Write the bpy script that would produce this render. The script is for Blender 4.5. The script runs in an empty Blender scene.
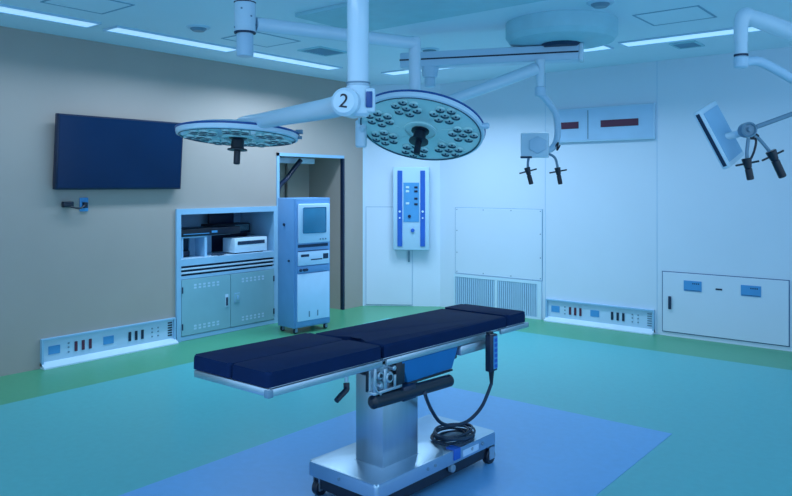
import bpy, bmesh, math, random
from mathutils import Vector, Matrix, Quaternion
random.seed(4)
scene = bpy.context.scene
COL = scene.collection
PI = math.pi
V = Vector

# ------------------------------------------------------------------ materials
def lin(h):
    h = h.lstrip('#')
    out = []
    for i in (0, 2, 4):
        c = int(h[i:i+2], 16) / 255
        out.append(c / 12.92 if c <= .04045 else ((c + .055) / 1.055) ** 2.4)
    return tuple(out) + (1,)

def mat(name, hexc, rough=.5, metal=0., var=.06, scale=6., bump=0., emis=None, estr=0., spec=.5, alpha=1., stretch=None, coat=0.):
    m = bpy.data.materials.new(name); m.use_nodes = True
    nt = m.node_tree; N = nt.nodes; L = nt.links
    b = N['Principled BSDF']
    b.inputs['Roughness'].default_value = rough
    b.inputs['Metallic'].default_value = metal
    b.inputs['Specular IOR Level'].default_value = spec
    b.inputs['Coat Weight'].default_value = coat
    if alpha < 1: b.inputs['Alpha'].default_value = alpha
    c = lin(hexc)
    tc = N.new('ShaderNodeTexCoord'); mp = N.new('ShaderNodeMapping')
    L.new(tc.outputs['Object'], mp.inputs['Vector'])
    if stretch: mp.inputs['Scale'].default_value = stretch
    nz = N.new('ShaderNodeTexNoise'); nz.inputs['Scale'].default_value = scale; nz.inputs['Detail'].default_value = 5
    L.new(mp.outputs['Vector'], nz.inputs['Vector'])
    rp = N.new('ShaderNodeValToRGB')
    rp.color_ramp.elements[0].position = .3; rp.color_ramp.elements[1].position = .7
    rp.color_ramp.elements[0].color = tuple(x * (1 - var) for x in c[:3]) + (1,)
    rp.color_ramp.elements[1].color = tuple(min(1, x * (1 + var)) for x in c[:3]) + (1,)
    L.new(nz.outputs['Fac'], rp.inputs['Fac'])
    L.new(rp.outputs['Color'], b.inputs['Base Color'])
    if bump:
        bp = N.new('ShaderNodeBump'); bp.inputs['Strength'].default_value = bump; bp.inputs['Distance'].default_value = .01
        L.new(nz.outputs['Fac'], bp.inputs['Height']); L.new(bp.outputs['Normal'], b.inputs['Normal'])
    if emis:
        b.inputs['Emission Color'].default_value = lin(emis); b.inputs['Emission Strength'].default_value = estr
    return m

M = {}
M['wall_grey'] = mat('painted_wall_grey_brown', '#aba199', .55, var=.03, scale=1.5)
M['wall_white'] = mat('painted_wall_pale_blue', '#d0dfee', .45, var=.02, scale=1.2)
M['ceiling'] = mat('ceiling_paint', '#dceefc', .6, var=.03, scale=1.)
M['ceiling_dark'] = mat('ceiling_vent_grey', '#9fd2e0', .5, var=.05)
M['seam'] = mat('seam_line', '#7fa9c4', .6)
M['white'] = mat('white_enamel', '#c8e2f2', .32, var=.02, scale=3, coat=.3)
M['pale'] = mat('pale_blue_enamel', '#b4d4ea', .35, var=.03, scale=3)
M['steel'] = mat('brushed_steel', '#a7bccb', .30, metal=.85, var=.04, scale=6, stretch=(6, 6, .5))
M['steel_base'] = mat('satin_steel', '#a3bfd2', .28, metal=.85, var=.08, scale=4)
M['steel_rail'] = mat('rail_steel', '#b4c8d4', .3, metal=.8, var=.05)
M['navy'] = mat('navy_vinyl', '#08234a', .75, var=.10, scale=10, bump=.04, spec=.12)
M['navy_dark'] = mat('dark_navy_plastic', '#0c1f3c', .35, var=.08)
M['black'] = mat('black_plastic', '#0d1a2b', .38, var=.10)
M['blue'] = mat('blue_cover', '#1872b2', .35, var=.05)
M['blue_strip'] = mat('blue_strip', '#1f5fbe', .4, var=.06)
M['blue_plate'] = mat('blue_plate', '#4a97cf', .4, var=.06)
M['red'] = mat('dark_red_socket', '#57233f', .4, var=.05)
M['screen'] = mat('dark_tv_glass', '#07284c', .15, var=.08, scale=2, spec=.25)
M['crt'] = mat('tube_screen', '#3c86ac', .12, var=.1, scale=4)
M['cab'] = mat('cabinet_teal_grey', '#86b6c4', .42, var=.03)
M['cab_frame'] = mat('cabinet_frame_blue', '#8fbede', .4, var=.03)
M['slot'] = mat('dark_slot', '#12304f', .6)
M['rack_side'] = mat('rack_side_blue', '#6296c8', .4, var=.03)  # blue deepened to hold the shading on the tower's side
M['rack_front'] = mat('rack_front_white', '#b9d8f2', .35, var=.03)
M['grille'] = mat('grille_slat', '#a9cbe4', .4, var=.03)
M['lamp_face'] = mat('lamp_face_glass', '#c4ecec', .2, var=.05, scale=5, coat=.5)
M['lamp_line'] = mat('lamp_blue_seam', '#1c4f94', .35)
M['lens_ring'] = mat('lens_ring_dark', '#1c4c60', .35)
M['lens'] = mat('lens_glass', '#e4fafa', .08, var=.1, scale=30, coat=.8)
M['floor_teal'] = mat('floor_vinyl_teal', '#4faeb2', .30, var=.035, scale=22)
M['floor_green'] = mat('floor_vinyl_green', '#4a9c76', .34, var=.035, scale=22)
M['floor_blue'] = mat('floor_vinyl_blue', '#63a6da', .30, var=.035, scale=22)
M['strip'] = mat('light_diffuser', '#e8f6ff', .4, emis='#a6d4ff', estr=.45)
M['seam_dark'] = mat('hatch_seam_line', '#2f5f88', .6)
M['grille_back'] = mat('grille_recess', '#79a8cc', .6)
M['display'] = mat('display_face_blue', '#a6cbe8', .3, var=.03)
M['cable'] = mat('cable_rubber', '#123049', .5)
M['ring'] = mat('grey_ring', '#6d8ea4', .4)

# ------------------------------------------------------------------ mesh builder
class MB:
    def __init__(s): s.bm = bmesh.new(); s.mi = 0
    def _tag(s, n0):
        s.bm.faces.ensure_lookup_table()
        for f in s.bm.faces[n0:]: f.material_index = s.mi
    def m(s, i): s.mi = i; return s
    def add(s, verts, faces):
        n0 = len(s.bm.faces)
        vs = [s.bm.verts.new(v) for v in verts]
        for f in faces:
            try: s.bm.faces.new([vs[i] for i in f])
            except ValueError: pass
        s._tag(n0); return s
    def box(s, x0, x1, y0, y1, z0, z1, bev=0., X=None, seg=2):
        t = bmesh.new()
        vs = [t.verts.new((x, y, z)) for x in (x0, x1) for y in (y0, y1) for z in (z0, z1)]
        for f in ((0,1,3,2),(4,6,7,5),(0,4,5,1),(2,3,7,6),(0,2,6,4),(1,5,7,3)): t.faces.new([vs[i] for i in f])
        if bev: bmesh.ops.bevel(t, geom=list(t.edges), offset=bev, segments=seg, affect='EDGES', profile=.5)
        return s.merge(t, X)
    def prism(s, pts, z0, z1, bev=0., X=None, top_only=False, seg=3):
        t = bmesh.new()
        n = len(pts)
        a = [t.verts.new((p[0], p[1], z0)) for p in pts]; b = [t.verts.new((p[0], p[1], z1)) for p in pts]
        t.faces.new(list(reversed(a))); top = t.faces.new(b)
        for i in range(n): t.faces.new((a[i], a[(i+1) % n], b[(i+1) % n], b[i]))
        if bev:
            ed = list(top.edges) if top_only else list(t.edges)
            bmesh.ops.bevel(t, geom=ed, offset=bev, segments=seg, affect='EDGES', profile=.5)
        return s.merge(t, X)
    def merge(s, t, X=None):
        if X is not None: bmesh.ops.transform(t, matrix=X, verts=list(t.verts))
        t.verts.index_update()
        n0 = len(s.bm.faces)
        vs = [s.bm.verts.new(v.co) for v in t.verts]
        for f in t.faces:
            try: s.bm.faces.new([vs[v.index] for v in f.verts])
            except ValueError: pass
        t.free(); s._tag(n0); return s
    def lathe(s, prof, seg=40, X=None):
        t = bmesh.new(); rings = []
        for r, z in prof:
            if r < 1e-5: rings.append([t.verts.new((0, 0, z))])
            else: rings.append([t.verts.new((r*math.cos(2*PI*k/seg), r*math.sin(2*PI*k/seg), z)) for k in range(seg)])
        for A, B in zip(rings, rings[1:]):
            for k in range(seg):
                q = [A[k % len(A)], A[(k+1) % len(A)], B[(k+1) % len(B)], B[k % len(B)]]
                u = []
                for v in q:
                    if v not in u: u.append(v)
                if len(u) > 2: t.faces.new(u)
        bmesh.ops.recalc_face_normals(t, faces=list(t.faces))
        return s.merge(t, X)
    def cyl(s, p, q, r, r2=None, seg=24, bev=0.):
        p = V(p); q = V(q); d = q - p; L = d.length
        X = Matrix.Translation(p) @ d.to_track_quat('Z', 'Y').to_matrix().to_4x4()
        r2 = r if r2 is None else r2
        b = min(bev, L / 3)
        prof = [(0, 0), (r - b, 0), (r, b), (r2, L - b), (r2 - b, L), (0, L)] if b else [(0, 0), (r, 0), (r2, L), (0, L)]
        return s.lathe(prof, seg, X)
    def tube(s, pts, r, seg=10, smooth=0):
        pts = [V(p) for p in pts]
        if smooth: pts = catmull(pts, smooth)
        rs = r if isinstance(r, list) else [r] * len(pts)
        if len(rs) != len(pts): rs = [rs[0] + (rs[-1] - rs[0]) * i / (len(pts) - 1) for i in range(len(pts))]
        t = bmesh.new(); rings = []; nrm = None
        for i, p in enumerate(pts):
            d = (pts[min(i+1, len(pts)-1)] - pts[max(i-1, 0)]).normalized()
            if nrm is None:
                nrm = d.orthogonal().normalized()
            else:
                nrm = (nrm - d * nrm.dot(d)).normalized()
            bi = d.cross(nrm)
            rings.append([t.verts.new(p + rs[i] * (math.cos(2*PI*k/seg) * nrm + math.sin(2*PI*k/seg) * bi)) for k in range(seg)])
        for A, B in zip(rings, rings[1:]):
            for k in range(seg): t.faces.new((A[k], A[(k+1) % seg], B[(k+1) % seg], B[k]))
        t.faces.new(list(reversed(rings[0]))); t.faces.new(rings[-1])
        return s.merge(t)
    def build(s, name, mats, parent=None, smooth=True, X=None):
        me = bpy.data.meshes.new(name)
        if X is not None: bmesh.ops.transform(s.bm, matrix=X, verts=list(s.bm.verts))
        bmesh.ops.recalc_face_normals(s.bm, faces=list(s.bm.faces))
        for f in s.bm.faces: f.smooth = smooth
        if smooth:
            for e in s.bm.edges:
                if len(e.link_faces) == 2 and e.calc_face_angle(0) > math.radians(34): e.smooth = False
        s.bm.to_mesh(me); s.bm.free()
        for k in (mats if isinstance(mats, (list, tuple)) else [mats]): me.materials.append(M[k])
        o = bpy.data.objects.new(name, me); COL.objects.link(o)
        if parent is not None: o.parent = parent
        return o

def catmull(P, n):
    out = []
    for i in range(len(P) - 1):
        a = P[max(i-1, 0)]; b = P[i]; c = P[i+1]; d = P[min(i+2, len(P)-1)]
        for k in range(n):
            t = k / n
            out.append(.5 * ((2*b) + (c - a)*t + (2*a - 5*b + 4*c - d)*t*t + (3*b - a - 3*c + d)*t**3))
    out.append(P[-1]); return out

def tag(o, label, cat, group=None, kind=None):
    o['label'] = label; o['category'] = cat
    if group: o['group'] = group
    if kind: o['kind'] = kind
    return o
def empty(name, loc, label, cat, group=None, rz=0.):
    o = bpy.data.objects.new(name, None); COL.objects.link(o)
    o.location = loc; o.rotation_euler = (0, 0, rz); o.empty_display_size = .1
    return tag(o, label, cat, group)
def struct(o): o['kind'] = 'structure'; return o
def copy_part(src, parent, loc=None, rot=None):
    c = src.copy(); COL.objects.link(c); c.parent = parent
    if loc is not None: c.location = loc
    if rot is not None: c.rotation_euler = rot
    return c
def relabel(o, s): o['label'] = s; return o

# ------------------------------------------------------------------ the room
XL, YB, H = -6.1, 7.48, 2.8
C0 = (XL, 6.93); C1 = (-5.30, YB)                      # the chamfered corner
X1, Y0 = .8, .7                                       # how far the room is built towards the camera
CA = math.atan2(C1[1] - C0[1], C1[0] - C0[0])           # chamfer direction
CL = math.hypot(C1[0] - C0[0], C1[1] - C0[1])
CH = Matrix.Translation((C0[0], C0[1], 0)) @ Matrix.Rotation(CA, 4, 'Z')   # local x along the chamfer, -y into the room

def floor_part(name, poly, z, m, label=None):
    b = MB(); b.prism(poly, z - .05, z)
    return struct(b.build(name, m, smooth=False))
floor_part('floor', [(XL - .7, -3), (3, -3), (3, YB + .2), (XL - .7, YB + .2)], 0, 'floor_green')
floor_part('floor_teal_field', [(-5.3, -3), (3, -3), (3, 6.72), (-4.95, 6.72), (-5.3, 6.45)], .002, 'floor_teal')
floor_part('floor_blue_field', [(-3.3, -.6), (-1.475, -.6), (-1.475, 4.54), (-3.3, 4.54)], .004, 'floor_blue')

b = MB()
b.prism([(XL - .7, -1.2), (X1 + 1.5, -1.2), (X1 + 1.5, YB + .2), (XL - .7, YB + .2)], H, H + .12)
struct(b.build('ceiling', 'ceiling', smooth=False))

# left wall, with the recess of the cabinet and the niche
CY0, CY1, CZ = 4.165, 5.462, 1.296
NY0, NY1, NZ = 5.50, 6.535, 1.855
TW = .62
b = MB()
def lw(y0, y1, z0, z1, x0=XL - TW, x1=XL): b.box(x0, x1, y0, y1, z0, z1)
lw(-1.2, CY0, 0, H); lw(CY0, CY1, CZ, H); lw(CY1, NY0, 0, H); lw(NY0, NY1, NZ, H); lw(NY1, C0[1] + .4, 0, H)
lw(-1.2, C0[1] + .4, 0, H, XL - TW - .08, XL - TW)
struct(b.build('wall_left', 'wall_grey', smooth=False))
b = MB(); b.box(C1[0] - .1, 3, YB, YB + .15, 0, H); struct(b.build('wall_back', 'wall_white', smooth=False))
b = MB(); b.box(0, CL, 0, .15, 0, H, X=CH); struct(b.build('wall_corner', 'wall_white', smooth=False))

# thin trim around the niche
b = MB(); t = .022
b.box(XL, XL + .012, NY0 - .035, NY0, 0, NZ + .035); b.box(XL, XL + .012, NY0 - .035, NY1 + t, NZ, NZ + .035)
struct(b.build('trim_1', 'cab_frame', smooth=False))
b = MB(); b.box(XL - .03, XL + .012, NY1 - .002, NY1 + .03, 0, NZ); struct(b.build('trim_2', 'navy_dark', smooth=False))
# corner beads where the chamfered wall meets its neighbours
b = MB(); b.box(-.012, .01, -.012, .0, 0, H, X=CH); struct(b.build('trim_3', 'white', smooth=False))

# ceiling panels: inspection hatches (thin lines), air grilles, the flow panel
def hatch(name, x0, x1, y0, y1, w, label):
    b = MB()
    b.box(x0, x1, y0, y0 + w, H - .004, H); b.box(x0, x1, y1 - w, y1, H - .004, H)
    b.box(x0, x0 + w, y0 + w, y1 - w, H - .004, H); b.box(x1 - w, x1, y0 + w, y1 - w, H - .004, H)
    o = empty(name, ((x0 + x1) / 2, (y0 + y1) / 2, H), label, 'ceiling hatch', 'square ceiling hatches')
    X = Matrix.Translation((-(x0 + x1) / 2, -(y0 + y1) / 2, -H))
    b.build('hatch_frame', 'seam', o, smooth=False, X=X)
    b = MB(); b.box(x0 + w, x1 - w, y0 + w, y1 - w, H - .002, H - .0005); b.build('hatch_panel', 'ceiling', o, smooth=False, X=X)
hatch('ceiling_hatch', -5.08, -4.64, 2.38, 2.84, .016, 'square ceiling hatch at upper left above the wall screen, beside the light strip')
hatch('ceiling_hatch', -5.12, -4.67, 3.95, 4.47, .016, 'square ceiling hatch behind the dotted hanging column of the left lamp arm')
hatch('ceiling_hatch', -2.03, -1.55, 5.34, 5.80, .016, 'square ceiling hatch at upper right, between boom canopy and right pendant')

def vent(x0, x1, y0, y1, label):
    o = empty('ceiling_vent', ((x0 + x1) / 2, (y0 + y1) / 2, H), label, 'air vent')
    X = Matrix.Translation((-(x0 + x1) / 2, -(y0 + y1) / 2, -H))
    b = MB(); w = .02
    b.box(x0, x1, y0, y0 + w, H - .012, H); b.box(x0, x1, y1 - w, y1, H - .012, H); b.box(x0, x0 + w, y0 + w, y1 - w, H - .012, H); b.box(x1 - w, x1, y0 + w, y1 - w, H - .012, H)
    b.build('vent_frame', 'ceiling_dark', o, smooth=False, X=X)
    b = MB(); n = 9
    for k in range(n):
        y = y0 + w + (y1 - y0 - 2 * w) * (k + .5) / n
        b.box(x0 + w, x1 - w, y - .006, y + .006, H - .010, H - .001)
    b.build('louvre', 'seam', o, smooth=False, X=X)
    b = MB(); b.box(x0 + w, x1 - w, y0 + w, y1 - w, H - .0018, H - .0004); b.build('vent_back', 'ceiling_dark', o, smooth=False, X=X)
vent(-2.18, -1.95, 6.62, 6.90, 'small grey air vent in the ceiling beside the right light strip')
vent(-5.00, -4.70, 4.74, 5.12, 'grey air vent in the ceiling near the end of the left light strips')

b = MB(); b.box(-3.95, -1.7, 3.72, 4.44, H - .03, H, bev=.004)
o = tag(b.build('air_flow_panel', 'ceiling_dark', smooth=False), 'large darker rectangular air flow panel on the ceiling above the operating table', 'ceiling panel')

def detector(x, y, label):
    o = empty('smoke_detector', (x, y, H), label, 'smoke detector', 'round ceiling detectors')
    b = MB(); b.lathe([(0, -.012), (.085, -.012), (.095, -.004), (.095, 0)], 32); b.build('detector_base', 'pale', o)
    b = MB(); b.lathe([(0, -.035), (.045, -.034), (.062, -.02), (.065, -.012)], 32); b.build('detector_cap', 'ring', o)
detector(-4.90, 3.56, 'round grey detector on the ceiling beside the left light strip')
detector(-4.02, 5.50, 'round grey detector on the ceiling above the boom beam')
detector(-2.06, 4.83, 'round detector at the top edge of the view, near the right ceiling hatch')

# fluorescent strips
def strip(x0, x1, y0, y1, label, group):
    cx, cy = (x0 + x1) / 2, (y0 + y1) / 2
    o = empty('ceiling_light', (cx, cy, H), label, 'ceiling light', group)
    hx, hy = (x1 - x0) / 2, (y1 - y0) / 2; w = .012
    b = MB(); b.box(-hx, hx, -hy, -hy + w, -.014, 0); b.box(-hx, hx, hy - w, hy, -.014, 0); b.box(-hx, -hx + w, -hy + w, hy - w, -.014, 0); b.box(hx - w, hx, -hy + w, hy - w, -.014, 0)
    b.build('light_frame', 'pale', o, smooth=False)
    b = MB(); b.box(-hx + w, hx - w, -hy + w, hy - w, -.008, -.001); b.build('diffuser', 'strip', o, smooth=False)
    return cx, cy, hx * 2, hy * 2
ST = []
ST.append(strip(-5.575, -5.36, 1.74, 2.99, 'long ceiling light strip nearest the left edge, above the wall screen', 'light strips along the grey wall'))
ST.append(strip(-5.575, -5.36, 3.12, 4.37, 'middle ceiling light strip along the grey wall, left of the dotted column', 'light strips along the grey wall'))
ST.append(strip(-5.575, -5.36, 4.50, 5.75, 'ceiling light strip along the grey wall, right of the dotted column', 'light strips along the grey wall'))
ST.append(strip(-5.26, -4.01, 6.27, 6.50, 'short looking ceiling light strip seen beside the left end of the boom beam', 'light strips along the pale wall'))
ST.append(strip(-3.89, -2.64, 6.27, 6.50, 'ceiling light strip emerging at the right end of the boom beam', 'light strips along the pale wall'))
ST.append(strip(-2.51, -1.26, 6.27, 6.50, 'longest bright ceiling strip at upper right, ending behind the right pendant', 'light strips along the pale wall'))

# ------------------------------------------------------------------ left wall things
# wall screen, tilted down
o = empty('wall_screen', (XL, 3.565, 1.81), 'large dark flat wall screen on the grey wall at left', 'screen')
TL = Matrix.Translation((.075, 0, 0)) @ Matrix.Rotation(math.radians(4.5), 4, 'Y')
b = MB(); b.box(-.035, .02, -.612, .612, -.32, .32, bev=.006); b.build('screen_body', 'navy_dark', o, X=TL)
b = MB(); b.box(.0195, .0225, -.598, .598, -.303, .306); b.build('display', 'screen', o, smooth=False, X=TL)
b = MB(); b.box(0, .05, -.2, .2, -.12, .12, bev=.004); b.build('wall_mount', 'black', o)

o = empty('wall_outlet', (XL, 3.235, 1.36), 'small blue outlet plate with black plug under the wall screen', 'outlet')
b = MB(); b.box(0, .012, -.038, .038, -.06, .06, bev=.003); b.build('outlet_plate', 'blue_plate', o)
b = MB(); b.box(.012, .05, -.02, .016, -.03, .02, bev=.005); b.build('plug', 'black', o)
b = MB(); b.tube([(.04, -.01, -.005), (.06, -.06, -.03), (.05, -.12, -.02), (.03, -.17, .0), (.03, -.19, .01)], .008, smooth=5)
b.box(.005, .05, -.2, -.11, -.02, .028, bev=.006); b.build('cord', 'black', o)

# built-in cabinet
CYC = (CY0 + CY1) / 2
cab = empty('wall_cabinet', (XL, CYC, 0), 'built-in blue grey cabinet with open equipment shelf above two vented doors', 'cabinet')
hw = (CY1 - CY0) / 2
OZ0, OZ1 = .80, 1.24
D = -.58
b = MB()
fr = .05
b.box(0, .022, -hw, -hw + fr, 0, CZ); b.box(0, .022, hw - fr, hw, 0, CZ); b.box(0, .022, -hw + fr, hw - fr, OZ1, CZ)
b.box(0, .022, -hw + fr, hw - fr, .735, OZ0); b.box(0, .022, -hw + fr, hw - fr, .003, .045)
b.box(D, 0, -hw + .002, -hw + .03, 0, CZ - .002); b.box(D, 0, hw - .03, hw - .002, 0, CZ - .002)
b.box(D, 0, -hw + .03, hw - .03, CZ - .04, CZ - .002)
b.build('cabinet_frame', 'cab_frame', cab, smooth=False)
b = MB(); b.box(D - .01, D, -hw + .03, hw - .03, .05, CZ - .04); b.build('back_panel', 'cab_frame', cab, smooth=False)
b = MB(); b.box(D, 0, -hw + .03, hw - .03, .775, OZ0); b.build('shelf', 'pale', cab, smooth=False)
# two pull-out trays in the dark slot under the shelf
b = MB(); b.box(D, -.03, -hw + .03, hw - .03, .63, .66); b.build('slot_floor', 'slot', cab, smooth=False)
for z0, z1 in ((.695, .712), (.655, .672)):
    b = MB(); b.box(-.4, .018, -hw + fr + .002, hw - fr - .002, z0, z1, bev=.003); b.build('pull_out_tray', 'pale', cab, smooth=False)
b = MB(); b.box(-.5, -.02, -hw + .03, hw - .03, .66, .735); b.build('slot_back', 'slot', cab, smooth=False)
b = MB(); b.box(0, .022, -hw + fr, hw - fr, .605, .635); b.build('door_rail', 'cab_frame', cab, smooth=False)
def cab_door(s):
    b = MB(); y0, y1 = (-hw + fr + .004, -.003) if s < 0 else (.003, hw - fr - .004)
    b.box(.002, .026, y0, y1, .05, .60, bev=.003)
    b.m(1)
    yc = (y0 + y1) / 2
    for zc in (.525, .12):
        for k in range(6):
            for dz in (-.014, .014):
                b.box(.0258, .0272, yc - .155 + k * .055, yc - .125 + k * .055, zc + dz - .009, zc + dz + .009)
    d = b.build('door', ['cab', 'pale'], cab, smooth=False)
    h = MB()
    if s < 0: h.box(.0262, .034, -.075, -.035, .27, .40, bev=.003).m(1).box(.034, .037, -.066, -.044, .285, .37)
    else: h.box(.0262, .032, .045, .115, .30, .40, bev=.003).m(1).box(.032, .034, .052, .108, .306, .394).m(0).box(.034, .046, .07, .09, .325, .375, bev=.003)
    h.build('door_handle', ['pale', 'slot'] if s < 0 else ['cab_frame', 'cab'], d)
    ye = y0 + .006 if s < 0 else y1 - .006
    for zc in (.5, .14):
        g = MB(); g.cyl((.03, ye, zc - .03), (.03, ye, zc + .03), .007, seg=10); g.build('hinge', 'slot', d)
cab_door(-1); cab_door(1)

# things on the shelf (x, y in room; shelf top z .80)
SZ = OZ0
o = empty('media_deck', (XL - .20, 4.50, SZ), 'long black media deck raised on a pale stand at left of the cabinet shelf', 'media deck')
b = MB(); b.box(-.15, .15, -.24, .50, .215, .29, bev=.006); b.build('deck_body', 'black', o)
b = MB(); b.box(.150, .153, -.21, .10, .235, .242).box(.150, .153, .13, .2, .24, .262); b.build('deck_display', 'blue_plate', o, smooth=False)
b = MB()
b.box(-.14, .14, -.23, .08, .2, .214, bev=.002); b.box(-.14, .14, -.225, -.205, 0, .2); b.box(-.02, .14, .05, .08, 0, .2); b.box(-.14, -.12, .05, .33, 0, .214); b.box(-.14, .0, .08, .49, .2, .214)
b.build('stand', 'cab_frame', o, smooth=False)
b = MB(); b.box(-.1, .06, -.10, .06, .0, .06, bev=.01); tag(b.build('adapter_box', 'navy_dark'), 'small dark adapter box under the media deck on the cabinet shelf', 'adapter'); bpy.data.objects['adapter_box'].location = (XL - .24, 4.40, SZ)
o = empty('video_recorder', (XL - .125, 5.13, SZ), 'white video recorder with dark slot at right of the cabinet shelf', 'video recorder')
b = MB(); b.box(-.10, .10, -.225, .222, .012, .165, bev=.006); b.build('recorder_body', 'white', o)
b = MB(); b.box(.0995, .103, -.185, .185, .095, .132); b.build('tape_slot', 'slot', o, smooth=False)
for yy in (-.18, .17):
    for xx in (-.07, .07):
        b = MB(); b.cyl((xx, yy, 0), (xx, yy, .013), .015, seg=12); b.build('foot', 'black', o)
b = MB(); b.box(-.11, .11, -.27, .24, .0, .11, bev=.006); b.m(1)
for k in range(5): b.box(.11, .113, .02, .22, .03 + k * .014, .036 + k * .014)
b.m(0)
d2 = tag(b.build('stacked_amplifier', ['black', 'cab']), 'wide black amplifier lying behind and above the white recorder', 'amplifier')
d2.location = (XL - .465, 5.15, SZ + .192)
b = MB(); b.box(-.06, .08, -.26, .24, 0, .19); s2 = tag(b.build('dark_storage_box', 'navy_dark', smooth=False), 'dark box behind the white recorder on the cabinet shelf', 'box'); s2.location = (XL - .49, 5.15, SZ)
b = MB(); b.box(-.02, .02, -.16, .17, 0, .125, bev=.004); s3 = tag(b.build('small_monitor', 'navy_dark'), 'small dark monitor standing on top at back of the cabinet shelf', 'monitor'); s3.location = (XL - .465, 5.06, SZ + .303)
b = MB()
for k in range(4):
    pts = [(.02 * math.cos(a * .7 + k) + a * .008 - .05, .05 * math.sin(a * 1.1 + k * 1.7) + k * .02, .008 + .005 * (k % 2)) for a in range(9)]
    b.tube(pts, .006, seg=8, smooth=4)
s4 = tag(b.build('coiled_lead', 'cable'), 'tangle of dark leads lying on the cabinet shelf beside the media deck', 'cable'); s4.location = (XL - .05, 4.70, SZ + .001)

# wall service consoles
def console(root, L, mx, dark_end):
    """local: x along the wall 0..L, y out of the wall (towards the room), z up"""
    P = lambda b, name, mats, par=root, sm=False: b.build(name, mats, par, smooth=sm, X=mx)
    b = MB(); b.box(0, L, 0, .03, .232, .246); b.box(0, .016, 0, .03, .02, .232); b.box(L - .016, L, 0, .03, .02, .232); P(b, 'console_frame', 'cab_frame')
    b = MB(); b.box(.016, L - .016, 0, .006, .045, .232); P(b, 'face_plate', 'pale')
    b = MB(); b.add([(.0, 0, .052), (L, 0, .052), (L, .075, .012), (0, .075, .012), (0, 0, .0), (L, 0, 0), (L, .075, 0), (0, .075, 0)], [(0,1,2,3),(4,7,6,5),(3,2,6,7),(0,3,7,4),(1,5,6,2),(0,4,5,1)]); P(b, 'sloped_ledge', 'white')
    for x in (.05 * L, .43 * L):
        b = MB(); b.box(x, x + .10, .006, .010, .105, .175, bev=.001); P(b, 'blue_cover', 'blue_plate')
    for i, x in enumerate((.225 * L, .275 * L, .325 * L, .62 * L, .67 * L, .72 * L)):
        b = MB(); b.box(x, x + .026, .006, .014, .095, .18, bev=.003); P(b, 'socket', ('red' if i < 3 else 'navy_dark'))
    for x in (.185 * L, .81 * L, .86 * L):
        for zz in (.10, .14, .175):
            b = MB(); b.cyl((x, .006, zz), (x, .011, zz), .008, seg=12); P(b, 'earth_terminal', 'ring')
    b = MB()
    for k in range(6): b.box(L - .075, L - .03, .006, .009, .075 + k * .024, .088 + k * .024)
    P(b, 'side_vent', 'navy_dark' if dark_end else 'ring')
o = empty('service_console', (XL, 2.86, 0), 'long low socket console along the foot of the grey wall, left of the cabinet', 'socket console', 'low wall socket consoles')
console(o, 1.29, Matrix(((0, 1, 0, 0), (1, 0, 0, 0), (0, 0, 1, 0), (0, 0, 0, 1))), True)
o = empty('service_console', (-3.825, YB, 0), 'long low socket console along the foot of the pale back wall', 'socket console', 'low wall socket consoles')
console(o, 1.22, Matrix(((1, 0, 0, 0), (0, -1, 0, 0), (0, 0, 1, 0), (0, 0, 0, 1))), False)

# equipment tower on castors in front of the niche
tw = empty('equipment_tower', (-5.578, 5.386, 0), 'tall pale blue equipment tower with tube screen on castors before the niche', 'equipment tower', rz=math.radians(-6))
# local: +x front, y width
w2, d2_, zt, zb = .205, .14, 1.395, .06
WX = Matrix.Diagonal((1, 1.17, 1, 1))
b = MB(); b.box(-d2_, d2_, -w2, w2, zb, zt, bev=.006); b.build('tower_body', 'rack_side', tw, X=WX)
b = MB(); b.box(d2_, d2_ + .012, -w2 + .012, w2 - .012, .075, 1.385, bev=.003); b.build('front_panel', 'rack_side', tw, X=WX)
fx = d2_ + .012
b = MB(); b.box(fx, fx + .03, -.175, .175, .93, 1.335, bev=.01); bz = b.build('monitor_bezel', 'rack_front', tw, X=WX)
b = MB(); b.box(fx + .028, fx + .036, -.135, .125, 1.03, 1.30, bev=.012, seg=3); b.build('monitor_screen', 'crt', bz, X=WX)
b = MB()
for k in range(3): b.cyl((fx + .03, .06 + .03 * k, .965), (fx + .036, .06 + .03 * k, .965), .008, seg=12)
b.build('monitor_button', 'ring', bz, X=WX)
b = MB(); b.box(fx - .003, fx + .002, -.17, .17, .885, .915).box(fx - .003, fx + .002, -.17, .17, .845, .852); b.build('gap_slot', 'slot', tw, smooth=False, X=WX)
b = MB(); b.box(fx, fx + .02, -.175, .175, .70, .84, bev=.006); dr = b.build('drive_unit', 'rack_front', tw, X=WX)
b = MB(); b.box(fx + .019, fx + .022, -.04, .09, .75, .762).box(fx + .019, fx + .022, -.15, -.06, .79, .815).box(fx + .019, fx + .022, .10, .16, .755, .81); b.build('drive_slot', 'slot', dr, smooth=False, X=WX)
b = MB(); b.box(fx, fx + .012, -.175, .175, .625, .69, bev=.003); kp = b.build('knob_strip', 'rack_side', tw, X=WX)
b = MB()
for yy in (-.15, -.11, -.085): b.cyl((fx + .01, yy, .655), (fx + .03, yy, .655), .014, seg=14, bev=.003)
b.build('knob', 'slot', kp, X=WX)
b = MB(); b.box(fx, fx + .014, -.18, .18, .13, .615, bev=.004); ld = b.build('lower_door', 'rack_front', tw, X=WX)
for yy in (-.06, .035):
    b = MB(); b.box(fx + .014, fx + .02, yy, yy + .012, .165, .225, bev=.002); b.build('door_latch', 'ring', ld, X=WX)
b = MB(); b.cyl((-.02, -w2 - .001, 1.12), (-.02, -w2 - .012, 1.12), .014, seg=14).cyl((.06, -w2 - .001, .75), (.06, -w2 - .012, .75), .011, seg=14); b.build('side_knob', 'slot', tw, X=WX)
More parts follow.
